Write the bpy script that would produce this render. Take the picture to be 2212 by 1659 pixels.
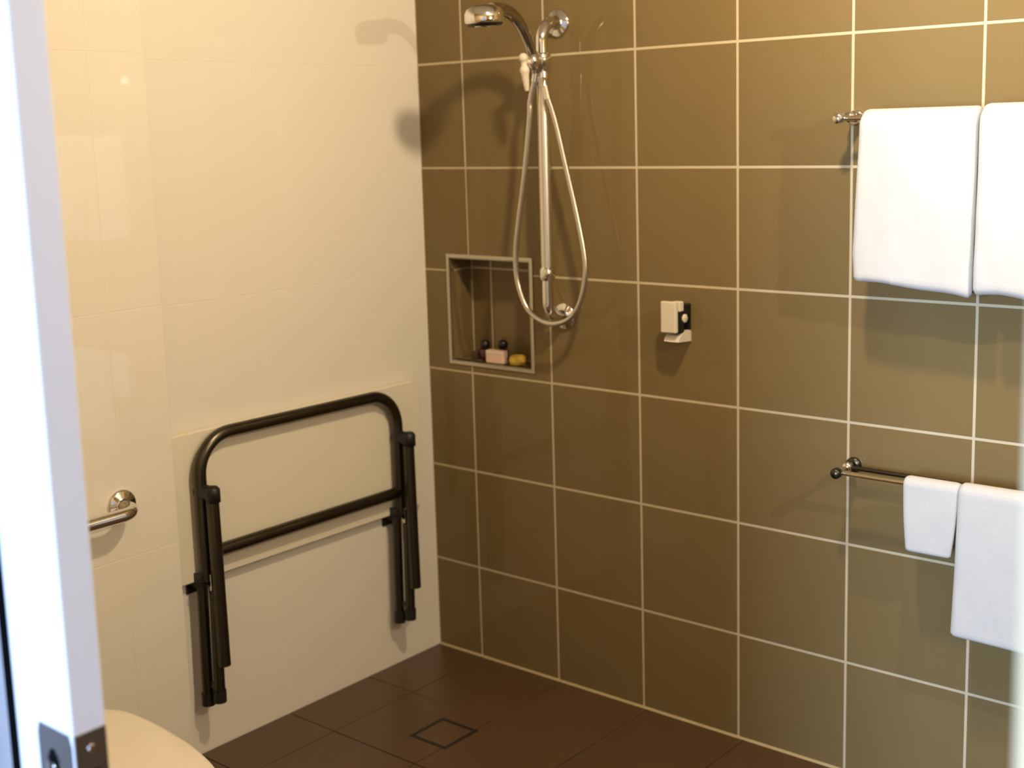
import bpy, math, random
from mathutils import Vector, Matrix, noise
random.seed(7)
D = bpy.data
COL = bpy.context.scene.collection
for o in list(D.objects): D.objects.remove(o)

# ------------------------------------------------------------------ camera
sc = bpy.context.scene
cam_data = D.cameras.new('camera'); cam = D.objects.new('camera', cam_data); COL.objects.link(cam)
F_PX = 2772.81
cam_data.sensor_width = 36.0
cam_data.lens = 36.0 * F_PX / 2212
cam_data.shift_x = -45.34 / 2212
cam_data.shift_y = -100.48 / 2212
cam_data.clip_start = 0.02
cam.matrix_world = (Matrix.Translation((2.6979, -2.7550, 1.5850)) @
                    Matrix.Rotation(0.692343, 4, 'Z') @ Matrix.Rotation(1.411193, 4, 'X') @
                    Matrix.Rotation(-0.0271247, 4, 'Z'))
cam_data.dof.use_dof = True
cam_data.dof.focus_distance = 2.5
cam_data.dof.aperture_fstop = 3.7
sc.camera = cam

# ------------------------------------------------------------------ world, lights, exposure
w = D.worlds.new('daylight'); sc.world = w; w.use_nodes = True
bg = w.node_tree.nodes['Background']
bg.inputs[0].default_value = (0.66, 0.78, 1.0, 1); bg.inputs[1].default_value = 0.50
def light(name, kind, loc, energy, color, size=None, rot=None, size_y=None):
    l = D.lights.new(name, kind); l.energy = energy; l.color = color
    o = D.objects.new(name, l); o.location = loc; COL.objects.link(o)
    if kind == 'POINT': l.shadow_soft_size = size
    if kind == 'AREA':
        l.size = size
        if size_y: l.shape = 'RECTANGLE'; l.size_y = size_y
    if rot: o.rotation_euler = rot
    return o
lamp = light('ceiling_lamp_light', 'SPOT', (1.60, -0.86, 2.42), 55, (1.0, 0.795, 0.51))
lamp.data.spot_size = math.radians(172); lamp.data.spot_blend = 0.15; lamp.data.shadow_soft_size = 0.05
light('vanity_lamp_light', 'POINT', (2.85, -0.825, 1.872), 30.0, (1.0, 0.87, 0.66), 0.016)
# the bedroom window behind the photographer
light('window_light', 'AREA', (1.95, -6.2, 1.55), 260, (0.49, 0.70, 1.0), 1.1, (math.radians(90), 0, 0), 1.5)
vs = sc.view_settings
vs.view_transform = 'Standard'; vs.look = 'None'; vs.gamma = 1.0; vs.use_curve_mapping = False
vs.exposure = 0.55

# ------------------------------------------------------------------ materials
def mat(name, color, rough=0.5, metal=0.0, var=0.0, scale=6.0, bump=0.0, bscale=120.0, spec=0.5, sheen=0.0, coat=0.0, rand=0.0):
    m = D.materials.new(name); m.use_nodes = True
    nt = m.node_tree; b = nt.nodes['Principled BSDF']
    b.inputs['Base Color'].default_value = (*color, 1); b.inputs['Roughness'].default_value = rough
    b.inputs['Metallic'].default_value = metal; b.inputs['Specular IOR Level'].default_value = spec
    b.inputs['Sheen Weight'].default_value = sheen
    b.inputs['Coat Weight'].default_value = coat
    tc = nt.nodes.new('ShaderNodeTexCoord')
    if var > 0 or rand > 0:
        n = nt.nodes.new('ShaderNodeTexNoise'); n.inputs['Scale'].default_value = scale; n.inputs['Detail'].default_value = 4
        nt.links.new(tc.outputs['Object'], n.inputs['Vector'])
        mr = nt.nodes.new('ShaderNodeMapRange'); mr.inputs['To Min'].default_value = 1 - var; mr.inputs['To Max'].default_value = 1 + var
        nt.links.new(n.outputs['Fac'], mr.inputs['Value'])
        hv = nt.nodes.new('ShaderNodeHueSaturation'); hv.inputs['Color'].default_value = (*color, 1)
        if rand > 0:
            oi = nt.nodes.new('ShaderNodeObjectInfo')
            m2 = nt.nodes.new('ShaderNodeMapRange'); m2.inputs['To Min'].default_value = 1 - rand; m2.inputs['To Max'].default_value = 1 + rand
            nt.links.new(oi.outputs['Random'], m2.inputs['Value'])
            mu = nt.nodes.new('ShaderNodeMath'); mu.operation = 'MULTIPLY'
            nt.links.new(mr.outputs['Result'], mu.inputs[0]); nt.links.new(m2.outputs['Result'], mu.inputs[1])
            nt.links.new(mu.outputs[0], hv.inputs['Value'])
        else:
            nt.links.new(mr.outputs['Result'], hv.inputs['Value'])
        nt.links.new(hv.outputs['Color'], b.inputs['Base Color'])
    if bump > 0:
        n2 = nt.nodes.new('ShaderNodeTexNoise'); n2.inputs['Scale'].default_value = bscale; n2.inputs['Detail'].default_value = 3
        nt.links.new(tc.outputs['Object'], n2.inputs['Vector'])
        bp = nt.nodes.new('ShaderNodeBump'); bp.inputs['Strength'].default_value = bump; bp.inputs['Distance'].default_value = 0.002
        nt.links.new(n2.outputs['Fac'], bp.inputs['Height']); nt.links.new(bp.outputs['Normal'], b.inputs['Normal'])
    return m
M = dict(
    tile=mat('olive_brown_tile', (0.198, 0.140, 0.060), 0.022, var=0.04, scale=3, bump=0.006, bscale=14, rand=0.02, spec=0.17),
    grout=mat('cream_grout', (0.56, 0.475, 0.32), 0.8, var=0.05, scale=30, bump=0.2),
    floor_tile=mat('brown_floor_tile', (0.090, 0.050, 0.024), 0.36, var=0.10, scale=5, bump=0.12, bscale=60, rand=0.03),
    floor_grout=mat('dark_brown_grout', (0.07, 0.045, 0.03), 0.85, var=0.1, scale=30),
    white_tile=mat('cream_white_tile', (0.82, 0.775, 0.68), 0.022, var=0.012, scale=2, bump=0.002, bscale=8),
    white_grout=mat('white_wall_grout', (0.80, 0.75, 0.65), 0.6, var=0.01),
    plaster=mat('white_plaster', (0.78, 0.75, 0.70), 0.7, var=0.02, bump=0.05),
    paint=mat('white_satin_door_paint', (0.76, 0.765, 0.84), 0.45, var=0.015, scale=3, bump=0.02),
    reveal=mat('shaded_reveal_paint', (0.52, 0.52, 0.57), 0.6, var=0.02),  # jamb side turned from the light, its shade put into the grey
    matt=mat('matt_black', (0.004, 0.004, 0.005), 0.9, var=0.1, spec=0.05),
    jamb=mat('white_jamb_paint', (0.60, 0.47, 0.30), 0.5, var=0.015, scale=3, bump=0.02),
    seal=mat('cream_sealant', (0.42, 0.34, 0.18), 0.5, var=0.1, scale=20),
    chrome=mat('polished_chrome', (0.82, 0.80, 0.76), 0.10, 1.0, var=0.02),
    rail=mat('satin_chrome_rail', (0.80, 0.76, 0.68), 0.33, 1.0, var=0.02),
    dark_chrome=mat('dark_reflection_chrome', (0.42, 0.39, 0.35), 0.12, 1.0, var=0.03),  # chrome for the handle, its dark reflections put into the colour
    satin=mat('satin_aluminium', (0.60, 0.56, 0.46), 0.38, 1.0, var=0.04, scale=20),
    hose=mat('ribbed_hose_metal', (0.66, 0.62, 0.54), 0.28, 1.0, var=0.04, scale=40),
    bronze=mat('dark_brushed_steel', (0.10, 0.088, 0.066), 0.30, 1.0, var=0.08, scale=30, bump=0.05),
    bronze_end=mat('black_rubber', (0.012, 0.011, 0.010), 0.45, var=0.1),
    lock=mat('brushed_steel_plate', (0.36, 0.34, 0.34), 0.34, 1.0, var=0.05, scale=25, bump=0.05),
    black=mat('black_plastic', (0.008, 0.008, 0.008), 0.30, var=0.1),
    cream_plastic=mat('cream_plastic', (0.70, 0.62, 0.50), 0.35, var=0.02),
    board=mat('cream_seat_laminate', (0.80, 0.74, 0.60), 0.30, var=0.02, scale=4, bump=0.02),
    towel=mat('white_terry_towel', (0.57, 0.555, 0.53), 0.95, var=0.03, scale=60, bump=0.35, bscale=420, sheen=0.2, spec=0.1),
    ceramic=mat('cream_ceramic', (0.80, 0.76, 0.68), 0.10, var=0.01, coat=0.5),
    lid=mat('cream_toilet_lid_plastic', (0.80, 0.72, 0.60), 0.28, var=0.01),
    pink=mat('pale_pink_carton', (0.74, 0.52, 0.40), 0.5, var=0.05, scale=60),
    yellow=mat('yellow_soap', (0.62, 0.40, 0.05), 0.45, var=0.1, scale=40),
    maroon=mat('dark_red_bottle_plastic', (0.06, 0.012, 0.016), 0.25, var=0.15, scale=40),
    amber=mat('amber_wrapper', (0.07, 0.03, 0.012), 0.4, var=0.2, scale=80),
    carpet=mat('grey_beige_carpet', (0.30, 0.28, 0.26), 0.95, var=0.15, scale=80, bump=0.4, bscale=300),
)

# ------------------------------------------------------------------ mesh helpers
class MB:
    def __init__(s): s.v = []; s.f = []; s.sm = []
    def add(s, vs, fs, smooth=False):
        n = len(s.v); s.v += [tuple(v) for v in vs]; s.f += [tuple(i + n for i in f) for f in fs]; s.sm += [smooth] * len(fs)
        return s
    def box(s, x0, x1, y0, y1, z0, z1, ch=0.0):
        if ch <= 0:
            return s.add([(x, y, z) for x in (x0, x1) for y in (y0, y1) for z in (z0, z1)],
                         [(0, 1, 3, 2), (4, 6, 7, 5), (0, 4, 5, 1), (2, 3, 7, 6), (0, 2, 6, 4), (1, 5, 7, 3)])
        import bmesh
        bm = bmesh.new(); bmesh.ops.create_cube(bm, size=1.0)
        bmesh.ops.scale(bm, vec=(x1 - x0, y1 - y0, z1 - z0), verts=bm.verts)
        bmesh.ops.translate(bm, vec=((x0 + x1) / 2, (y0 + y1) / 2, (z0 + z1) / 2), verts=bm.verts)
        bmesh.ops.bevel(bm, geom=bm.edges[:], offset=ch, segments=2, profile=0.5, affect='EDGES')
        bm.verts.index_update()
        s.add([v.co[:] for v in bm.verts], [[v.index for v in f.verts] for f in bm.faces]); bm.free()
        return s
    def tube(s, pts, r, n=16, caps=True, radii=None):
        pts = [Vector(p) for p in pts]; N = len(pts)
        tan = []
        for i in range(N):
            t = (pts[min(i + 1, N - 1)] - pts[max(i - 1, 0)]); tan.append(t.normalized())
        up = Vector((0, 0, 1)) if abs(tan[0].z) < 0.9 else Vector((1, 0, 0))
        nrm = (up - tan[0] * up.dot(tan[0])).normalized(); vs = []; fs = []
        for i in range(N):
            nrm = (nrm - tan[i] * nrm.dot(tan[i])).normalized(); b = tan[i].cross(nrm)
            rr = radii[i] if radii else r
            for k in range(n):
                a = 2 * math.pi * k / n
                vs.append(pts[i] + (nrm * math.cos(a) + b * math.sin(a)) * rr)
        for i in range(N - 1):
            for k in range(n):
                k2 = (k + 1) % n
                fs.append((i * n + k, i * n + k2, (i + 1) * n + k2, (i + 1) * n + k))
        s.add(vs, fs, True)
        if caps:
            s.add(vs[:n], [tuple(reversed(range(n)))]); s.add(vs[-n:], [tuple(range(n))])
        return s
    def lathe(s, c, axis, prof, n=28):
        """prof = [(distance along the axis, radius)]"""
        c = Vector(c); ax = Vector(axis).normalized()
        up = Vector((0, 0, 1)) if abs(ax.z) < 0.9 else Vector((1, 0, 0))
        u = (up - ax * up.dot(ax)).normalized(); v = ax.cross(u)
        vs = []; fs = []
        for h, r in prof:
            for k in range(n):
                a = 2 * math.pi * k / n
                vs.append(c + ax * h + (u * math.cos(a) + v * math.sin(a)) * max(r, 1e-5))
        for i in range(len(prof) - 1):
            for k in range(n):
                k2 = (k + 1) % n
                fs.append((i * n + k, i * n + k2, (i + 1) * n + k2, (i + 1) * n + k))
        return s.add(vs, fs, True)
    def prism(s, loop, d, smooth=False):
        """loop of 3D points, extruded by vector d"""
        n = len(loop); d = Vector(d); a = [Vector(p) for p in loop]; b = [p + d for p in a]
        s.add(a + b, [tuple(reversed(range(n))), tuple(range(n, 2 * n))])
        s.add(a + b, [(i, (i + 1) % n, n + (i + 1) % n, n + i) for i in range(n)], smooth)
        return s
    def mesh(s, name, m):
        me = D.meshes.new(name); me.from_pydata(s.v, [], s.f)
        me.polygons.foreach_set('use_smooth', s.sm); me.materials.append(m)
        import bmesh
        bm = bmesh.new(); bm.from_mesh(me); bmesh.ops.recalc_face_normals(bm, faces=bm.faces); bm.to_mesh(me); bm.free()
        me.update(); return me
def link(name, me, parent=None, loc=None):
    o = D.objects.new(name, me); COL.objects.link(o)
    if loc: o.location = loc
    if parent:
        o.parent = parent
        o.matrix_parent_inverse = Matrix.Translation(-Vector(parent_world(parent)))
    return o
def parent_world(p):
    v = Vector(p.location)
    if p.parent: v += p.matrix_parent_inverse.translation + parent_world(p.parent)
    return v
def part(name, mb, m, parent, label=None, loc=None):
    o = link(name, mb.mesh(name, M[m]), parent, loc)
    if label: o['label'] = label
    return o
def struct(name, mb, m):
    o = link(name, mb.mesh(name, M[m])); o['kind'] = 'structure'; return o
def thing(name, label, cat, loc, group=None):
    o = D.objects.new(name, None); COL.objects.link(o); o.location = loc; o.empty_display_size = 0.05
    o['label'] = label; o['category'] = cat
    if group: o['group'] = group
    return o
def fillet(pts, r, seg=10):
    pts = [Vector(p) for p in pts]; out = [pts[0]]
    for i in range(1, len(pts) - 1):
        a, b, c = pts[i - 1], pts[i], pts[i + 1]
        d1 = (a - b).normalized(); d2 = (c - b).normalized(); ang = d1.angle(d2)
        rr = r[i - 1] if isinstance(r, (list, tuple)) else r
        t = rr / math.tan(ang / 2); ce = b + (d1 + d2).normalized() * (rr / math.sin(ang / 2))
        p1 = b + d1 * t; p2 = b + d2 * t; v1 = p1 - ce; v2 = p2 - ce; th = v1.angle(v2)
        for k in range(seg + 1):
            f = k / seg
            out.append(ce + (v1 * math.sin((1 - f) * th) + v2 * math.sin(f * th)) / math.sin(th))
    out.append(pts[-1]); return out
def spline(pts, per=8):
    pts = [Vector(p) for p in pts]; P = [pts[0] * 2 - pts[1]] + pts + [pts[-1] * 2 - pts[-2]]; out = []
    for i in range(1, len(P) - 2):
        for k in range(per):
            t = k / per; a, b, c, d = P[i - 1:i + 3]
            out.append(0.5 * ((2 * b) + (c - a) * t + (2 * a - 5 * b + 4 * c - d) * t * t + (3 * b - a - 3 * c + d) * t ** 3))
    out.append(pts[-1]); return out

# ------------------------------------------------------------------ dimensions
T = 0.2996; X0 = 0.1773; DZ = -0.0158; TR = 0.3          # tile pitch, first joint, row offset
XR = 2.98; YF = -2.02; ZC = 2.50                          # right wall, inside face of the doorway wall, ceiling
G = 0.0026                                                # half a grout joint
TH = 0.007                                                # tile thickness
NX0, NX1, NZ0, NZ1, ND = 0.101, 0.407, 0.917, 1.222, 0.095  # niche
BX, BY = 0.05, -0.960                                     # boxed-out strip of the left wall

def tile_mb(w, h, ch=0.0012, t=TH):
    """tile in the local x-z plane, front at y = -t"""
    mb = MB()
    a = [(0, 0, 0), (w, 0, 0), (w, 0, h), (0, 0, h)]
    b = [(0, -t + ch, 0), (w, -t + ch, 0), (w, -t + ch, h), (0, -t + ch, h)]
    c = [(ch, -t, ch), (w - ch, -t, ch), (w - ch, -t, h - ch), (ch, -t, h - ch)]
    fs = [(0, 3, 2, 1), (8, 9, 10, 11)]
    for i in range(4):
        j = (i + 1) % 4
        fs += [(i, j, 4 + j, 4 + i), (4 + i, 4 + j, 8 + j, 8 + i)]
    return mb.add(a + b + c, fs)
_tc = {}
def place_tile(parent, mname, w, h, loc, rot=None, t=TH):
    key = (mname, round(w, 4), round(h, 4), t)
    if key not in _tc: _tc[key] = tile_mb(w, h, t=t).mesh('tile', M[mname])
    o = D.objects.new('tile', _tc[key]); COL.objects.link(o)
    o.location = loc
    if rot: o.rotation_euler = rot
    o.parent = parent; return o

# ------------------------------------------------------------------ wall_back: brown tiles, niche
mb = MB()
mb.box(-0.12, NX0 - 0.001, 0.0006, 0.16, -0.05, ZC)
mb.box(NX1 + 0.001, XR + 0.12, 0.0006, 0.16, -0.05, ZC)
mb.box(NX0 - 0.001, NX1 + 0.001, 0.0006, 0.16, -0.05, NZ0 - 0.001)
mb.box(NX0 - 0.001, NX1 + 0.001, 0.0006, 0.16, NZ1 + 0.001, ZC)
mb.box(NX0 - 0.01, NX1 + 0.01, ND + 0.0008, 0.17, NZ0 - 0.01, NZ1 + 0.01)
wall_back = struct('wall_back', mb, 'grout')
xs = [0.0] + [X0 + T * k for k in range(20) if X0 + T * k < XR] + [XR]
zs = [0.0] + [DZ + TR * k for k in range(1, 20) if DZ + TR * k < ZC] + [ZC]
for i in range(len(xs) - 1):
    for j in range(len(zs) - 1):
        xa, xb, za, zb = xs[i] + G, xs[i + 1] - G, zs[j] + G, zs[j + 1] - G
        hx0, hx1, hz0, hz1 = max(xa, NX0), min(xb, NX1), max(za, NZ0), min(zb, NZ1)
        if hx0 < hx1 and hz0 < hz1:
            # a tile cut round the niche: one mesh on a 3 x 3 raster with the opening left out
            gx = sorted({xa, hx0, hx1, xb}); gz = sorted({za, hz0, hz1, zb}); c = MB(); ch = 0.0012
            for p in range(len(gx) - 1):
                for q in range(len(gz) - 1):
                    if gx[p] >= hx0 - 1e-6 and gx[p + 1] <= hx1 + 1e-6 and gz[q] >= hz0 - 1e-6 and gz[q + 1] <= hz1 + 1e-6: continue
                    c.box(gx[p], gx[p + 1], 0, TH, gz[q], gz[q + 1])
            if c.v: part('tile', c, 'tile', wall_back)
        else:
            place_tile(wall_back, 'tile', xb - xa, zb - za, (xa, TH, za))
# niche lining: one tile skin per face, joints in line with the wall
cx, cz = X0, DZ + TR * 4
for (xa, xb) in ((NX0, cx), (cx, NX1)):
    for (za, zb) in ((NZ0, cz), (cz, NZ1)):
        place_tile(wall_back, 'tile', xb - xa - 2 * G, zb - za - 2 * G, (xa + G, ND + TH, za + G))
for (za, zb) in ((NZ0, cz), (cz, NZ1)):
    h = zb - za - 2 * G
    part('tile', MB().box(NX0 - 0.003, NX0 + 0.0015, 0.004, ND - 0.0035, za + G, zb - G), 'tile', wall_back)
    part('tile', MB().box(NX1, NX1 + 0.006, TH, ND + 0.003, za + G, zb - G), 'tile', wall_back)
for (xa, xb) in ((NX0, cx), (cx, NX1)):
    part('tile', MB().box(xa + G, xb - G, 0.002, ND, NZ0 - 0.005, NZ0 + 0.001), 'tile', wall_back)
    part('tile', MB().box(xa + G, xb - G, 0.002, ND, NZ1 - 0.001, NZ1 + 0.005), 'tile', wall_back)
# aluminium edging round the niche
fr = MB(); W = 0.0115; p = -0.003
def L_frame(x0, x1, z0, z1, w, y0, y1):
    fr.box(x0, x0 + w, y0, y1, z0, z1); fr.box(x1 - w, x1, y0, y1, z0, z1)
    fr.box(x0 + w, x1 - w, y0, y1, z0, z0 + w); fr.box(x0 + w, x1 - w, y0, y1, z1 - w, z1)
L_frame(NX0 - W, NX1 + W, NZ0 - W, NZ1 + W, W, p, 0.003)
L_frame(NX0 - 0.0015, NX1 + 0.0015, NZ0 - 0.0015, NZ1 + 0.0015, 0.0025, p, 0.016)
part('niche_frame', fr, 'satin', wall_back, 'satin aluminium edging round the recessed shelf')

# ------------------------------------------------------------------ wall_left: cream tiles, boxed-out strip
mb = MB().box(-0.12, -0.0005, -2.17, 0.10, -0.05, ZC)
mb.box(-0.0015, BX - 0.0005, -2.05, BY - 0.0005, -0.05, ZC)
wall_left = struct('wall_left', mb, 'white_grout')
gw = 0.0007
zj = [0.0, 0.588, 1.182, 1.776, ZC]
yj = [0.0, -0.61, BY]
rotL = (0, 0, math.pi / 2)   # tile local x -> world y, front faces +x
for a in range(len(yj) - 1):
    for j in range(len(zj) - 1):
        y1, y0 = yj[a] - gw, yj[a + 1] + (gw if a == 0 else 0.0005)
        place_tile(wall_left, 'white_tile', y1 - y0, zj[j + 1] - zj[j] - 2 * gw, (-0.006, y0, zj[j] + gw), rotL, 0.006)
yk = [BY, -1.11, -1.71, YF - 0.02]
for a in range(len(yk) - 1):
    for j in range(len(zj) - 1):
        y1, y0 = yk[a] - (0 if a == 0 else gw), yk[a + 1] + gw
        z0 = zj[j] + (0.012 if 0 < j < 4 else 0); z1 = zj[j + 1] + (0.012 if j < 3 else 0)
        place_tile(wall_left, 'white_tile', y1 - y0, z1 - z0 - 2 * gw, (BX - 0.006, y0, z0 + gw), rotL, 0.006)
for j in range(len(zj) - 1):   # return of the boxed-out strip, faces the shower
    z0 = zj[j] + (0.012 if 0 < j < 4 else 0); z1 = zj[j + 1] + (0.012 if j < 3 else 0)
    part('tile', MB().box(0.0, BX - 0.0062, BY - 0.006, BY, z0 + gw, z1 - gw), 'white_tile', wall_left)

# ------------------------------------------------------------------ right wall, doorway wall, ceiling
wall_right = struct('wall_right', MB().box(XR, XR + 0.12, -2.17, 0.10, -0.05, ZC), 'grout')
for k in range(7):
    for j in range(len(zs) - 1):
        ya = -T * k; yb = max(-T * (k + 1), YF)
        if ya - yb > 0.02: place_tile(wall_right, 'tile', ya - yb - 2 * G, zs[j + 1] - zs[j] - 2 * G, (XR + 0.005, ya - G, zs[j] + G), (0, 0, -math.pi / 2))
OX0, OX1, OZ = 1.402, 2.5035, 2.12                         # door opening
wf = MB()
struct('trim_1', MB().box(OX0 - 0.06, OX0, -2.165, -2.110, 0, OZ), 'reveal')
wf.box(-0.12, OX0 - 0.06, -2.165, -2.108, 0, ZC); wf.box(OX0 - 0.06, OX0, -2.165, -2.108, OZ, ZC); wf.box(-0.12, OX0, -2.050, YF, 0, ZC)
wf.box(OX1, XR + 0.12, -2.165, YF, 0, ZC); wf.box(OX0, OX1, -2.165, YF, OZ, ZC)
wf.box(-0.12, 0.5, -2.108, -2.05, 0, ZC)
struct('wall_front', wf, 'jamb')
struct('ceiling', MB().box(-0.12, XR + 0.12, -2.17, 0.16, ZC, ZC + 0.1), 'plaster')
# ------------------------------------------------------------------ floor
floor = struct('floor', MB().box(-0.12, XR + 0.12, -2.17, 0.16, -0.12, -0.0035), 'floor_grout')
fx = [0.0] + [0.186 + 0.3028 * k for k in range(12) if 0.186 + 0.3028 * k < XR] + [XR]
fy = [0.0] + [-0.311 - 0.2995 * k for k in range(12) if -0.311 - 0.2995 * k > -2.17] + [-2.17]
DXC, DYC, DR = 0.4335, -0.443, 0.066                      # drain
for i in range(len(fx) - 1):
    for j in range(len(fy) - 1):
        xa, xb, ya, yb = fx[i] + 0.0013, fx[i + 1] - 0.0013, fy[j + 1] + 0.0013, fy[j] - 0.0013
        hx0, hx1, hy0, hy1 = max(xa, DXC - DR), min(xb, DXC + DR), max(ya, DYC - DR), min(yb, DYC + DR)
        if hx0 < hx1 and hy0 < hy1:
            gx = sorted({xa, hx0, hx1, xb}); gy = sorted({ya, hy0, hy1, yb}); c = MB()
            for p_ in range(len(gx) - 1):
                for q in range(len(gy) - 1):
                    if gx[p_] >= hx0 - 1e-6 and gx[p_ + 1] <= hx1 + 1e-6 and gy[q] >= hy0 - 1e-6 and gy[q + 1] <= hy1 + 1e-6: continue
                    c.box(gx[p_], gx[p_ + 1], gy[q], gy[q + 1], -0.0035, 0)
            part('tile', c, 'floor_tile', floor)
        else:
            place_tile(floor, 'floor_tile', xb - xa, yb - ya, (xa, ya, -0.006), (-math.pi / 2, 0, 0), 0.006)
sealant = MB()
sealant.prism([(0.0, -0.0055, 0), (0.0, 0.0005, 0.0), (0.0, 0.0005, 0.0055)], (XR, 0, 0))
part('sealant', sealant, 'seal', floor, 'thin cream sealant bead along the brown wall')
struct('floor_bedroom', MB().box(-1.5, 5.5, -7.5, -2.17, -0.12, -0.004), 'carpet')

# ------------------------------------------------------------------ sliding door
mb = MB().box(0.55, 1.515, -2.100, -2.060, 0.01, OZ + 0.02, 0.0022)
door = struct('door_1', mb, 'paint')
part('gap_shade', MB().box(1.372, 1.4015, -2.1098, -2.1003, 0.01, OZ), 'matt', door, 'black strip for the shade in the door gap')  # black strip added so the cavity gap stays dark, stands for its shade
LZ0, LZ1 = 0.80, 0.9725
lp = MB()
# face plate with an oval recess
cxp, czp, rx, rz = 1.4755, 0.915, 0.0145, 0.034
N = 40
outer = []; inner = []
for k in range(N):
    a = 2 * math.pi * k / N; ca, sa = math.cos(a), math.sin(a)
    hx, hz0_, hz1_ = 0.0330, LZ0 - czp, LZ1 - czp
    tx = hx / abs(ca) if abs(ca) > 1e-6 else 1e9
    tz = (hz1_ if sa > 0 else -hz0_) / abs(sa) if abs(sa) > 1e-6 else 1e9
    t_ = min(tx, tz)
    outer.append((cxp + 0.0045 + ca * t_, -2.1012, czp + sa * t_)); inner.append((cxp + ca * rx, -2.1012, czp + sa * rz))
vs_ = outer + inner + [(x, -2.0995, z) for x, y, z in outer] + [(x, -2.0900, z) for x, y, z in inner]
fs_ = []
for k in range(N):
    k2 = (k + 1) % N
    fs_ += [(k, k2, N + k2, N + k), (k, 2 * N + k, 2 * N + k2, k2), (N + k, N + k2, 3 * N + k2, 3 * N + k)]
lp.add(vs_, fs_)
lock_plate = part('lock_plate', lp, 'lock', door, 'steel flush plate on the door face')
part('lock_recess', MB().add([(x, -2.1006, z) for x, y, z in inner], [tuple(range(N))]), 'matt', lock_plate, 'black oval recess')
sn = MB().lathe((cxp, -2.1005, czp + 0.013), (0, -1, 0), [(0, 0.0), (0, 0.0055), (0.003, 0.0055), (0.0035, 0.005), (0.0035, 0)], 20)
sn.box(cxp - 0.0015, cxp + 0.0015, -2.109, -2.103, czp + 0.004, czp + 0.022, 0.0007)
part('snib', sn, 'chrome', lock_plate)
ep = MB().box(1.5145, 1.5163, -2.0985, -2.0615, LZ0, LZ1, 0.0004)
edge_plate = part('edge_plate', ep, 'lock', door, 'steel plate on the door edge')
for zz in (0.953, 0.822):
    sw = MB().lathe((1.5160, -2.080, zz), (1, 0, 0), [(0, 0.0042), (0.0008, 0.0042), (0.0011, 0.0034), (0.0011, 0.0)], 16)
    part('screw', sw, 'chrome', edge_plate)
part('edge_pull', MB().box(1.5155, 1.5175, -2.088, -2.072, 0.86, 0.93, 0.0008), 'black', edge_plate, 'dark edge pull slot')

# ------------------------------------------------------------------ folding shower seat on the left wall
seat = thing('folding_shower_seat', 'cream board shower seat folded up on the cream wall with dark tubular frame', 'shower seat', (0.0, -0.51, 0.474))
def rounded_board(y0, y1, z0, z1, r, x0, x1, n=8):
    lp_ = []
    q = 0.004
    for (cy, cz_, a0, rr_) in ((y1 - r, z1 - r, 0, r), (y0 + q, z1 - q, 90, q), (y0 + q, z0 + q, 180, q), (y1 - r, z0 + r, 270, r)):
        for k in range(n + 1):
            a = math.radians(a0 + 90 * k / n); lp_.append((cy + rr_ * math.cos(a), cz_ + rr_ * math.sin(a)))
    m = MB(); n_ = len(lp_); e = 0.003
    cyy, czz = (y0 + y1) / 2, (z0 + z1) / 2
    def ring(x, inset): return [(x, y + (cyy - y) / abs(cyy - y + 1e-9) * min(inset, abs(cyy - y)), z + (czz - z) / abs(czz - z + 1e-9) * min(inset, abs(czz - z))) for y, z in lp_]
    rings = [ring(x0, 0), ring(x1 - e, 0), ring(x1, e)]
    vs = [v for r_ in rings for v in r_]
    fs = [tuple(reversed(range(n_))), tuple(range(2 * n_, 3 * n_))]
    for a in (0, 1):
        for i in range(n_):
            j = (i + 1) % n_; fs.append((a * n_ + i, a * n_ + j, (a + 1) * n_ + j, (a + 1) * n_ + i))
    return m.add(vs, fs)
part('seat_board', rounded_board(-0.9605, -0.077, 0.474, 0.861, 0.028, 0.008, 0.028), 'board', seat, 'cream board')
R = 0.0165
XA, XB, XC = 0.052, 0.088, 0.094
SY = ((-0.890, -0.856), (-0.197, -0.162))
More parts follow.
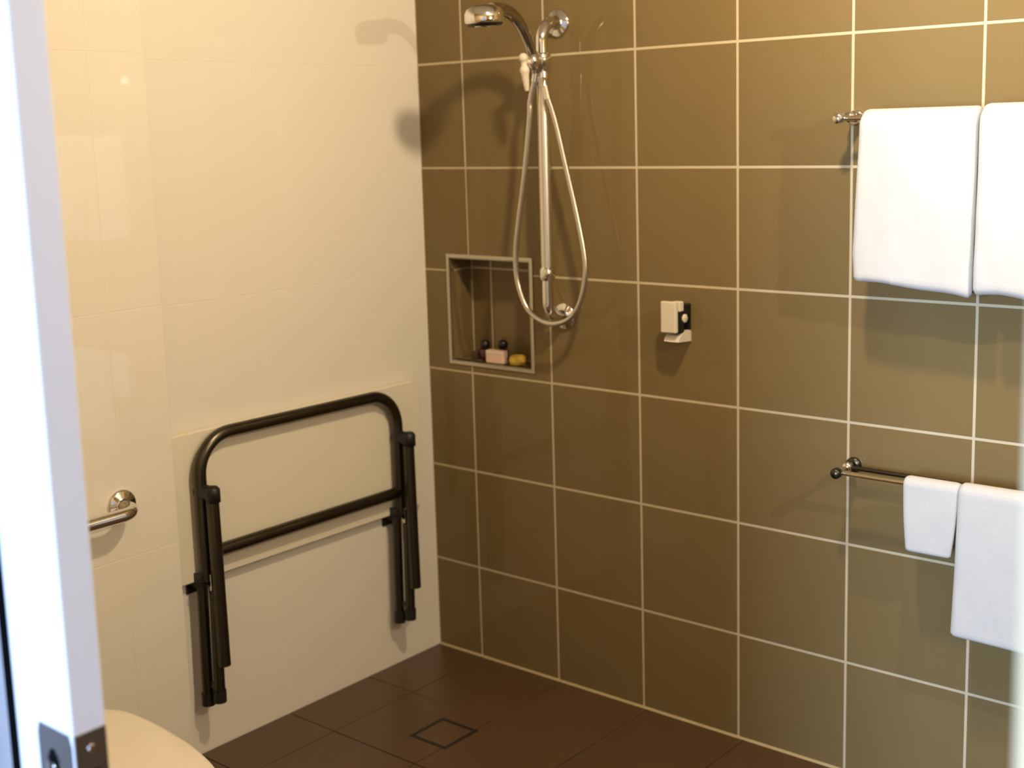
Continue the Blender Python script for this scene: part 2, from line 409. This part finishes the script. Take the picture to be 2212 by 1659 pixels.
# U frame
YL, YR = -0.888, -0.197
path = fillet([(XA, YL, 0.480), (XA, YL, 0.851), (XA, YR, 0.846), (XA, YR, 0.480)], 0.098, 12)
part('seat_frame', MB().tube(path, R, 18), 'bronze', seat, 'dark tubular U frame')
part('crossbar', MB().tube([(XA, YL, 0.548), (XA, YR, 0.548)], R, 18), 'bronze', seat)
for Y in (YL, YR):
    yo = Y + 0.004
    # outer leg, hinged at the frame, hangs straight down
    part('hinge_knuckle', MB().tube([(XA - 0.012, yo, 0.712), (XB + 0.013, yo, 0.712)], 0.0195, 18).lathe((XB + 0.008, yo, 0.712), (0, 0, 1), [(-0.02, 0.0), (-0.02, 0.0185), (0.012, 0.0185), (0.020, 0.012), (0.022, 0)], 18), 'bronze_end', seat, 'dark hinge knuckle')
    part('leg', MB().tube([(XB + 0.004, yo, 0.712), (XB + 0.008, yo, 0.262)], R, 18), 'bronze', seat)
    # wall-side leg pair
    lg = part('lower_leg', MB().tube([(0.040, Y - 0.006, 0.492), (0.040, Y - 0.012, 0.166)], 0.0145, 18), 'bronze', seat)
    part('rubber_foot', MB().tube([(0.040, Y - 0.0115, 0.180), (0.040, Y - 0.0125, 0.146)], 0.017, 18), 'bronze_end', lg, 'black rubber foot')
    l2 = part('lower_leg', MB().tube([(0.076, Y + 0.004, 0.455), (0.076, Y - 0.002, 0.176)], 0.0145, 18), 'bronze', seat)
    part('rubber_foot', MB().tube([(0.076, Y - 0.0015, 0.192), (0.076, Y - 0.0025, 0.160)], 0.017, 18), 'bronze_end', l2, 'black rubber foot')
    br = MB().box(0.0, 0.060, Y - 0.022, Y - 0.014, 0.462, 0.500, 0.002).box(0.0, 0.060, Y + 0.014, Y + 0.022, 0.462, 0.500, 0.002)
    br.box(0.0, 0.006, Y - 0.03, Y + 0.03, 0.44, 0.470, 0.002)
    br.tube([(XA, Y - 0.026, 0.480), (XA, Y + 0.026, 0.480)], 0.006, 12)
    part('wall_bracket', br, 'bronze_end', seat, 'dark pivot bracket screwed to the wall')
    part('foot_link', MB().box(0.036, 0.080, Y - 0.014, Y - 0.006, 0.196, 0.214, 0.002), 'bronze', seat)
    part('stay', MB().box(0.060, 0.074, Y - 0.004, Y + 0.004, 0.400, 0.500, 0.002), 'chrome', seat, 'small bright stay')

# ------------------------------------------------------------------ shower rail set on the brown wall
RX, RY, RR = 0.532, -0.075, 0.0160
rail = thing('shower_rail', 'vertical chrome shower rail on brown tiles right of the recessed shelf', 'shower rail', (RX, 0, 1.079))
ZT, ZB = 1.866, 1.079
part('rail_tube', MB().tube(fillet([(RX, -0.008, ZT), (RX, RY, ZT), (RX, RY, 1.66)], 0.05, 12), RR, 24), 'chrome', rail)
part('rail_tube', MB().tube([(RX, RY, 1.745), (RX, RY, 1.20)], RR + 0.0004, 24), 'rail', rail, 'satin lower length')
part('lower_tube', MB().tube(fillet([(RX, RY, 1.205), (RX, RY, ZB), (RX, -0.008, ZB)], 0.05, 12), RR * 0.96, 24), 'chrome', rail)
part('collar', MB().lathe((RX, RY, 1.205), (0, 0, 1), [(-0.020, 0.016), (-0.018, 0.019), (-0.008, 0.0215), (0.006, 0.0215), (0.014, 0.019), (0.017, 0.016)], 24), 'chrome', rail)
part('locking_knob', MB().lathe((RX + 0.012, RY - 0.012, 1.207), (1, -1, 0), [(0, 0.013), (0.010, 0.013), (0.014, 0.009), (0.0155, 0)], 20), 'chrome', rail)
for zz in (ZT, ZB):
    part('wall_flange', MB().lathe((RX, 0, zz), (0, -1, 0), [(0, 0.037), (0.006, 0.037), (0.010, 0.034), (0.013, 0.020), (0.016, 0.018), (0.020, 0.0165)], 32), 'chrome', rail)
# diverter nut where the hose joins the rail
part('hose_inlet', MB().tube([(RX, RY, 1.700), (RX, RY, 1.735)], 0.0185, 24).tube(fillet([(RX, RY, 1.716), (RX + 0.018, RY - 0.016, 1.716), (RX + 0.022, RY - 0.020, 1.690)], 0.006, 5), 0.0085, 14), 'chrome', rail)
# slider that carries the handset
SZ = 1.762
sl = MB().lathe((RX, RY, SZ), (0, 0, 1), [(-0.024, 0.016), (-0.024, 0.0225), (0.020, 0.0225), (0.024, 0.020), (0.024, 0.016)], 24)
sl.tube([(RX, RY - 0.018, SZ), (RX, RY - 0.038, SZ + 0.003)], 0.0145, 18)
slider = part('slider', sl, 'chrome', rail)
part('handset_cradle', MB().lathe((RX - 0.002, RY - 0.034, SZ + 0.002), (0, -0.36, 0.93), [(-0.020, 0.010), (-0.020, 0.0165), (0.020, 0.019), (0.020, 0.0125)], 22), 'chrome', slider)
lv = MB()
def ball(m, c, r): m.lathe(c, (0, 0, 1), [(-r, 0.0), (-r * .87, r * .5), (-r * .5, r * .87), (0, r), (r * .5, r * .87), (r * .87, r * .5), (r, 0)], 16)
ball(lv, (RX - 0.004, RY - 0.072, SZ + 0.010), 0.0125)
lv.tube(spline([(RX - 0.004, RY - 0.070, SZ + 0.012), (RX - 0.004, RY - 0.069, SZ - 0.010), (RX - 0.004, RY - 0.066, SZ - 0.035), (RX - 0.004, RY - 0.060, SZ - 0.074)], 5), 0.008, 14,
        radii=[0.009, 0.0095, 0.009, 0.0085, 0.008, 0.0085, 0.011, 0.013, 0.013, 0.0115, 0.010, 0.0095, 0.009, 0.008, 0.007, 0.005])
lv.tube([(RX, RY - 0.030, SZ), (RX - 0.003, RY - 0.066, SZ)], 0.006, 12)
part('slider_lever', lv, 'cream_plastic', slider, 'cream plastic lever')

# handset
hs = thing('shower_handset', 'chrome hand shower head with curved handle clipped high on the rail', 'shower head', (RX, -0.30, 1.865))
hp = spline([(RX, -0.100, 1.735), (RX, -0.112, 1.772), (RX, -0.130, 1.812), (RX, -0.158, 1.852), (RX, -0.195, 1.880), (RX, -0.235, 1.888), (RX, -0.270, 1.884)], 6)
n_ = len(hp); rad = [0.0125 + 0.0065 * (i / (n_ - 1)) ** 1.3 for i in range(n_)]
part('handle', MB().tube(hp, 0.012, 20, radii=rad), 'dark_chrome', hs)
hc = (RX, -0.299, 1.868); hax = Vector((0, 0.06, -1))
hd = MB().lathe(hc, hax, [(-0.030, 0.0), (-0.029, 0.018), (-0.025, 0.034), (-0.017, 0.045), (-0.006, 0.0495), (0.008, 0.0500), (0.013, 0.0495), (0.016, 0.046)], 36)
head = part('head', hd, 'chrome', hs)
part('spray_face', MB().lathe(hc, hax, [(0.0130, 0.0475), (0.0230, 0.0420), (0.0230, 0.030), (0.017, 0.028), (0.017, 0)], 32), 'black', head, 'dark spray face')
part('spray_ring', MB().lathe(hc, hax, [(0.0160, 0.027), (0.0245, 0.026), (0.0245, 0.015), (0.016, 0.014)], 28), 'chrome', head)

# hose
hose = thing('shower_hose', 'ribbed metal hose hanging in a long loop below the handset', 'shower hose', (0.55, -0.07, 1.07))
pts = spline([(RX, -0.097, 1.735), (RX - 0.010, -0.100, 1.705), (0.508, -0.100, 1.660), (0.504, -0.099, 1.620), (0.480, -0.096, 1.478), (0.450, -0.092, 1.342), (0.433, -0.088, 1.252),
              (0.434, -0.084, 1.176), (0.462, -0.082, 1.108), (0.512, -0.085, 1.076), (0.561, -0.085, 1.070), (0.610, -0.082, 1.088), (0.643, -0.080, 1.131), (0.661, -0.078, 1.198),
              (0.659, -0.076, 1.260), (0.636, -0.076, 1.369), (0.606, -0.078, 1.490), (0.577, -0.082, 1.610), (RX + 0.024, -0.095, 1.690)], 36)
rr = [0.0068 if k % 2 else 0.0078 for k in range(len(pts))]
part('hose_tube', MB().tube(pts, 0.007, 12, radii=rr), 'hose', hose)
part('hose_nut', MB().tube([(RX, -0.0985, 1.742), (RX - 0.006, -0.0995, 1.712)], 0.0105, 16), 'chrome', hose)
part('hose_nut', MB().tube([(RX + 0.022, -0.0935, 1.700), (RX + 0.030, -0.0925, 1.665)], 0.0098, 16), 'chrome', hose)

# ------------------------------------------------------------------ soap dispenser bracket
hx0, hx1 = 0.888, 0.940
sd = thing('soap_dispenser', 'small white wall dispenser with black bottle on the brown tiles beside the hose', 'soap dispenser', (0.915, 0, 1.045))
HX0, HX1, HY = 0.893, 0.938, -0.071
part('front_cover', MB().box(HX0, HX1, HY, HY + 0.014, 1.071, 1.151, 0.003), 'cream_plastic', sd, 'white front cover')
part('back_plate', MB().box(HX0 + 0.004, HX1 + 0.002, -0.005, 0.0, 1.045, 1.140, 0.002), 'black', sd)
bt = MB().box(HX0 + 0.003, HX1, HY + 0.016, -0.028, 1.066, 1.128, 0.004)
bottle_b = part('bottle_body', bt, 'black', sd, 'black bottle')
part('top_catch', MB().box(HX1 - 0.022, HX1 + 0.003, HY + 0.016, HY + 0.036, 1.124, 1.150, 0.003), 'cream_plastic', sd, 'white catch')
part('bottle_cap', MB().box(HX0 + 0.010, HX1 + 0.002, -0.028, -0.003, 1.112, 1.140, 0.003), 'black', sd)
part('side_button', MB().lathe((HX1 - 0.004, HY + 0.042, 1.105), (1, 0, 0), [(0, 0.011), (0.007, 0.011), (0.0085, 0.009), (0.009, 0)], 20), 'cream_plastic', sd, 'small white round button')
bs = [(HX1 + 0.002, -0.0, 1.043), (HX1 + 0.002, HY + 0.012, 1.047), (HX1 + 0.002, HY + 0.016, 1.056), (HX1 + 0.002, HY + 0.028, 1.066), (HX1 + 0.002, HY + 0.044, 1.071), (HX1 + 0.002, -0.003, 1.072), (HX1 + 0.002, 0, 1.068)]
part('base_bracket', MB().prism(bs, (-(HX1 - HX0), 0, 0)), 'cream_plastic', sd, 'white curved base bracket')

# ------------------------------------------------------------------ towel rails
def towel_rail(zc, x0, x1, label, dark='bronze'):
    t = thing('towel_rail', label, 'towel rail', (x0, 0, zc), 'double towel rails on the brown wall')
    for x in (x0, x1):
        part('wall_flange', MB().lathe((x, 0, zc), (0, -1, 0), [(0, 0.019), (0.006, 0.019), (0.009, 0.016), (0.010, 0.009)], 22), dark, t)
        part('post', MB().tube([(x, -0.004, zc), (x, -0.088, zc)], 0.0065, 16), 'chrome', t)
        part('end_knob', MB().lathe((x, -0.094, zc), (0, -1, 0), [(-0.012, 0.0), (-0.012, 0.010), (-0.008, 0.0125), (0.006, 0.0125), (0.010, 0.010), (0.011, 0)], 20), dark, t)
        part('bar_socket', MB().lathe((x, -0.034, zc + 0.002), (0, -1, 0), [(-0.011, 0.0), (-0.011, 0.0115), (0.011, 0.0115), (0.011, 0)], 18), 'chrome', t)
    part('inner_bar', MB().tube([(x0, -0.034, zc + 0.002), (x1, -0.034, zc + 0.002)], 0.0055, 16), 'bronze', t, 'dark thin inner bar')
    part('outer_bar', MB().tube([(x0, -0.082, zc), (x1, -0.082, zc)], 0.006, 16), 'chrome', t)
    return t
towel_rail(1.594, 1.388, 2.06, 'upper double towel rail holding the two thick bath towels', 'chrome')
towel_rail(0.783, 1.392, 2.06, 'lower double towel rail holding the small face towel and hand towel')

def towel(name, label, group, x0, x1, yb, zt, zf, zbk, th, rb, seed, side=None, hem=None, amp=0.003, bottom=None, sag=0.0):
    """cloth of thickness th folded over a bar at yb; front falls to zf, back to zbk"""
    path = []                                              # centre line from front hem over the bar to back hem
    rc = rb + th / 2; zc_ = zt - rc - th / 2
    nf = 34
    for k in range(nf): path.append((yb - rc, zf + (zc_ - zf) * k / nf))
    for k in range(13): a = math.pi * k / 12; path.append((yb - rc * math.cos(a), zc_ + rc * math.sin(a)))
    for k in range(1, 15): path.append((yb + rc, zc_ + (zbk - zc_) * k / 14))
    P_ = len(path); NX = 44; rnd = random.Random(seed); ox = rnd.random() * 50
    def section(xn):
        """closed loop of the cloth cross-section at normalised x"""
        e = min(xn, 1 - xn) * (x1 - x0); tf = th * (1 if e > 0.012 else max(0.25, math.sqrt(max(0.0, 1 - ((0.012 - e) / 0.012) ** 2))))
        out = []
        def nrm(i):
            a = path[max(0, i - 1)]; b = path[min(P_ - 1, i + 1)]; d = Vector((b[0] - a[0], b[1] - a[1])).normalized(); return (-d.y, d.x)
        for i in range(P_): n = nrm(i); out.append((path[i][0] + n[0] * tf / 2, path[i][1] + n[1] * tf / 2, i, 1))
        n = nrm(P_ - 1); c = path[-1]
        for k in range(1, 6): a = math.pi * k / 6; out.append((c[0] + n[0] * tf / 2 * math.cos(a), c[1] - tf / 2 * math.sin(a), P_ - 1, 0))
        for i in reversed(range(P_)): n = nrm(i); out.append((path[i][0] - n[0] * tf / 2, path[i][1] - n[1] * tf / 2, i, -1))
        c = path[0]; n = nrm(0)
        for k in range(1, 6): a = math.pi * k / 6; out.append((c[0] - n[0] * tf / 2 * math.cos(a), c[1] - tf / 2 * math.sin(a), 0, 0))
        return out
    vs = []; L = None
    for ix in range(NX + 1):
        xn = ix / NX; s_ = section(xn); L = len(s_)
        for (y, z, i, sd_) in s_:
            front = i < nf
            h = (z - zf) / (zt - zf)
            x = x0 + (x1 - x0) * xn
            if side: x += side(xn, h)
            dn = noise.noise(Vector((x * 9 + ox, z * 5, seed))) * amp + noise.noise(Vector((x * 30 + ox, z * 14, seed * 2.0))) * amp * 0.35
            yy = y + dn * (1.0 if front else 0.25) * min(1, max(0.15, (1 - h) * 2))
            if hem and front and sd_ <= 0:
                for (hz, hw, hd_) in hem:
                    yy += hd_ * math.exp(-((z - hz - 0.006 * math.sin(xn * 5)) / hw) ** 2) * (-1)
            zz = z
            if bottom and front: zz += bottom(xn) * max(0, 1 - (z - zf) / 0.06)
            zz += sag * math.sin(math.pi * min(1, max(0, xn))) * max(0, h) ** 3
            vs.append((x, yy, zz))
    fs = []
    for ix in range(NX):
        for k in range(L):
            k2 = (k + 1) % L; fs.append((ix * L + k, ix * L + k2, (ix + 1) * L + k2, (ix + 1) * L + k))
    m = MB().add(vs, fs, True)
    # end caps as strips between the two sides of the loop
    for base in (0, NX * L):
        for k in range(L // 2 - 3):
            a, b = k, L - 6 - k
            if b - 1 <= a + 1: break
            m.f.append((base + a, base + a + 1, base + b - 1, base + b)); m.sm.append(True)
    o = link(name, m.mesh(name, M['towel'])); o['label'] = label; o['category'] = 'towel'; o['group'] = group
    return o
GB, GL = 'bath towels on the upper rail', 'towels on the lower rail'
towel('bath_towel', 'thick white bath towel hanging at the left of the upper rail', GB, 1.452, 1.713, -0.096, 1.612, 1.240, 1.26, 0.030, 0.0065, 3,
      side=lambda u, h: (-0.017 * (1 - h) ** 1.2 if u < 0.5 else -0.006 * (1 - h)) * abs(2 * u - 1) + (0.006 * max(0, .15 - h) / .15 if u < .3 else 0),
      hem=[(1.285, 0.006, -0.006)], amp=0.006, bottom=lambda u: 0.008 - 0.020 * u ** 2 + 0.002 * math.sin(u * 9))
towel('bath_towel', 'thick white bath towel nearest the door frame on the upper rail', GB, 1.716, 1.985, -0.098, 1.616, 1.236, 1.26, 0.032, 0.0065, 9,
      side=lambda u, h: (-0.004 * (1 - h)) * abs(2 * u - 1), hem=[(1.300, 0.006, -0.006)], amp=0.006, bottom=lambda u: 0.004 * math.sin(u * 9))
towel('face_towel', 'small white face towel, the shortest one, on the lower rail', GL, 1.556, 1.682, -0.082, 0.802, 0.638, 0.66, 0.013, 0.0065, 5,
      side=lambda u, h: (0.008 if u < .5 else -0.014) * (1 - h) ** 2 * abs(2 * u - 1), amp=0.004, bottom=lambda u: 0.0)
towel('hand_towel', 'long white hand towel hanging lowest beside the face towel', GL, 1.684, 1.955, -0.085, 0.806, 0.462, 0.50, 0.016, 0.0065, 6,
      side=lambda u, h: (-0.010 * (1 - h)) * abs(2 * u - 1) if u < .5 else 0, hem=[(0.530, 0.004, -0.005)], amp=0.004, bottom=lambda u: 0.004 - 0.008 * u)

# ------------------------------------------------------------------ things on the recessed shelf
ZS = NZ0 + 0.0015
def bottle(label, x, y, mname, h, w, capz, group):
    t = thing('toiletry_bottle', label, 'bottle', (x, y, ZS), group)
    b = MB(); n = 24; prof = [(0, 0.0), (0, 0.9), (0.003, 1.0), (h - 0.006, 1.0), (h - 0.002, 0.8), (h, 0.45), (h + 0.003, 0.42)]
    vs = []; fs = []
    for z, s_ in prof:
        for k in range(n):
            a = 2 * math.pi * k / n; vs.append((x + w * s_ * math.cos(a), y + 0.012 * s_ * math.sin(a), ZS + z))
    for i in range(len(prof) - 1):
        for k in range(n): k2 = (k + 1) % n; fs.append((i * n + k, i * n + k2, (i + 1) * n + k2, (i + 1) * n + k))
    part('bottle_body', b.add(vs, fs, True), mname, t)
    part('cap', MB().lathe((x, y, ZS + h + 0.001), (0, 0, 1), [(0, 0.0), (0, 0.011), (0.004, 0.0142), (0.012, 0.0150), (0.020, 0.0130), (0.025, 0.007), (0.0262, 0)], 20), 'black', t, 'black round cap')
    return t
GT = 'toiletries on the recessed shelf'
bottle('dark red bottle with black round cap on the recessed shelf', 0.190, 0.046, 'maroon', 0.033, 0.027, 0, GT)
bottle('black capped bottle standing behind the pale pink carton', 0.250, 0.058, 'maroon', 0.036, 0.020, 0, GT)
pc = thing('soap_carton', 'pale pink soap carton lying in the middle of the recessed shelf', 'soap box', (0.265, 0.022, ZS), GT)
part('carton_body', MB().box(0.2250, 0.2900, 0.008, 0.032, ZS, ZS + 0.037, 0.0015), 'pink', pc)
part('carton_flap', MB().box(0.2260, 0.2890, 0.0072, 0.0082, ZS + 0.028, ZS + 0.0362, 0.0002), 'cream_plastic', pc)
ys = thing('soap_bar', 'round yellow soap at the right end of the recessed shelf', 'soap', (0.336, 0.03, ZS), GT)
part('soap_disc', MB().lathe((0.330, 0.030, ZS), (0, 0, 1), [(0, 0.0), (0, 0.022), (0.004, 0.0255), (0.020, 0.0255), (0.026, 0.021), (0.0275, 0.010), (0.0235, 0)], 28), 'yellow', ys)
part('wrapper_band', MB().lathe((0.330, 0.030, ZS + 0.006), (0, 0, 1), [(0, 0.0250), (0, 0.0258), (0.010, 0.0258), (0.010, 0.0250)], 28), 'yellow', ys)
am = thing('sachet', 'tiny amber wrapped sachet leaning beside the dark red bottle', 'sachet', (0.168, 0.034, ZS), GT)
part('sachet_body', MB().box(0.150, 0.172, 0.028, 0.042, ZS, ZS + 0.024, 0.003), 'amber', am)

# ------------------------------------------------------------------ floor drain
dr = thing('floor_drain', 'square tile-insert floor drain with thin dark frame on the brown floor', 'drain', (DXC, DYC, 0))
fo = MB(); a = DR - 0.0005; b_ = a - 0.0105
fo.box(DXC - a, DXC - b_, DYC - a, DYC + a, -0.0035, 0.0006); fo.box(DXC + b_, DXC + a, DYC - a, DYC + a, -0.0035, 0.0006)
fo.box(DXC - b_, DXC + b_, DYC - a, DYC - b_, -0.0035, 0.0006); fo.box(DXC - b_, DXC + b_, DYC + b_, DYC + a, -0.0035, 0.0006)
part('drain_frame', fo, 'bronze_end', dr, 'dark square frame')
part('tile_insert', MB().box(DXC - b_ + 0.001, DXC + b_ - 0.001, DYC - b_ + 0.001, DYC + b_ - 0.001, -0.0035, 0.0002), 'floor_tile', dr, 'brown tile insert')

# ------------------------------------------------------------------ grab rail by the toilet
gy, gz = -1.112, 0.733
gr = thing('grab_rail', 'chrome wall grab rail above the toilet, cut off by the door edge', 'grab rail', (BX, gy, gz))
part('rail_tube', MB().tube(fillet([(BX + 0.006, gy, gz), (0.122, gy, gz - 0.003), (0.122, -1.80, gz - 0.003), (BX + 0.006, -1.80, gz - 0.003)], 0.045, 12), 0.016, 22), 'chrome', gr)
for Y in (gy, -1.80):
    part('wall_flange', MB().lathe((BX, Y, gz), (1, 0, 0), [(0, 0.038), (0.004, 0.038), (0.009, 0.034), (0.011, 0.019), (0.014, 0.0165)], 30), 'chrome', gr)

# ------------------------------------------------------------------ toilet
to = thing('toilet', 'cream toilet with closed rounded lid in front of the left wall', 'toilet', (0.45, -1.572, 0))
TY = -1.572
wprof = [(0.372, 0.120), (0.385, 0.150), (0.413, 0.172), (0.455, 0.187), (0.536, 0.190), (0.620, 0.185), (0.715, 0.171), (0.803, 0.147), (0.850, 0.122), (0.885, 0.088), (0.902, 0.050), (0.908, 0.0)]
def dshape(sc_=1.0, dx=0.0, n=5):
    top = spline([(x, w_, 0) for x, w_ in wprof], n)
    half = [((p_.x - 0.62) * sc_ + 0.62 + dx, max(0, p_.y) * sc_) for p_ in top]
    return [(x, TY + y) for x, y in half] + [(x, TY - y) for x, y in reversed(half[:-1])]
def loft(mb_, rings, smooth=True):
    n = len(rings[0]); vs = [v for r_ in rings for v in r_]; fs = []
    for i in range(len(rings) - 1):
        for k in range(n): k2 = (k + 1) % n; fs.append((i * n + k, i * n + k2, (i + 1) * n + k2, (i + 1) * n + k))
    mb_.add(vs, fs, smooth); mb_.add(rings[0], [tuple(reversed(range(n)))]); mb_.add(rings[-1], [tuple(range(n))])
def ring(s_, z, dx=0.0): return [(x, y, z) for x, y in dshape(s_, dx)]
lid = MB(); loft(lid, [ring(0.985, 0.412), ring(1.0, 0.416), ring(1.0, 0.424), ring(0.985, 0.430), ring(0.94, 0.433), ring(0.80, 0.436), ring(0.4, 0.438)])
part('toilet_lid', lid, 'lid', to, 'cream closed lid')
se = MB(); loft(se, [ring(0.96, 0.390), ring(0.985, 0.394), ring(0.985, 0.406), ring(0.965, 0.410)])
part('toilet_seat', se, 'lid', to)
bo = MB(); loft(bo, [ring(0.60, 0.0, -0.03), ring(0.58, 0.05, -0.03), ring(0.62, 0.15, -0.03), ring(0.78, 0.25, -0.01), ring(0.92, 0.33, -0.003), ring(0.955, 0.37), ring(0.955, 0.389)])
part('bowl', bo, 'ceramic', to)
part('pan_base', MB().box(0.060, 0.44, TY - 0.10, TY + 0.10, 0.0, 0.40, 0.03), 'ceramic', to)
part('hinge', MB().tube([(0.385, TY - 0.09, 0.418), (0.385, TY + 0.09, 0.418)], 0.010, 14), 'chrome', to)

# ------------------------------------------------------------------ the lamp fittings that carry the lights (outside the frame)
cl = thing('ceiling_light', 'round ceiling lamp fitting on the bathroom ceiling', 'lamp', (1.60, -0.86, ZC))
part('lamp_base', MB().lathe((1.60, -0.86, ZC), (0, 0, -1), [(0, 0.0), (0, 0.075), (0.012, 0.075), (0.020, 0.055), (0.020, 0)], 28), 'cream_plastic', cl)
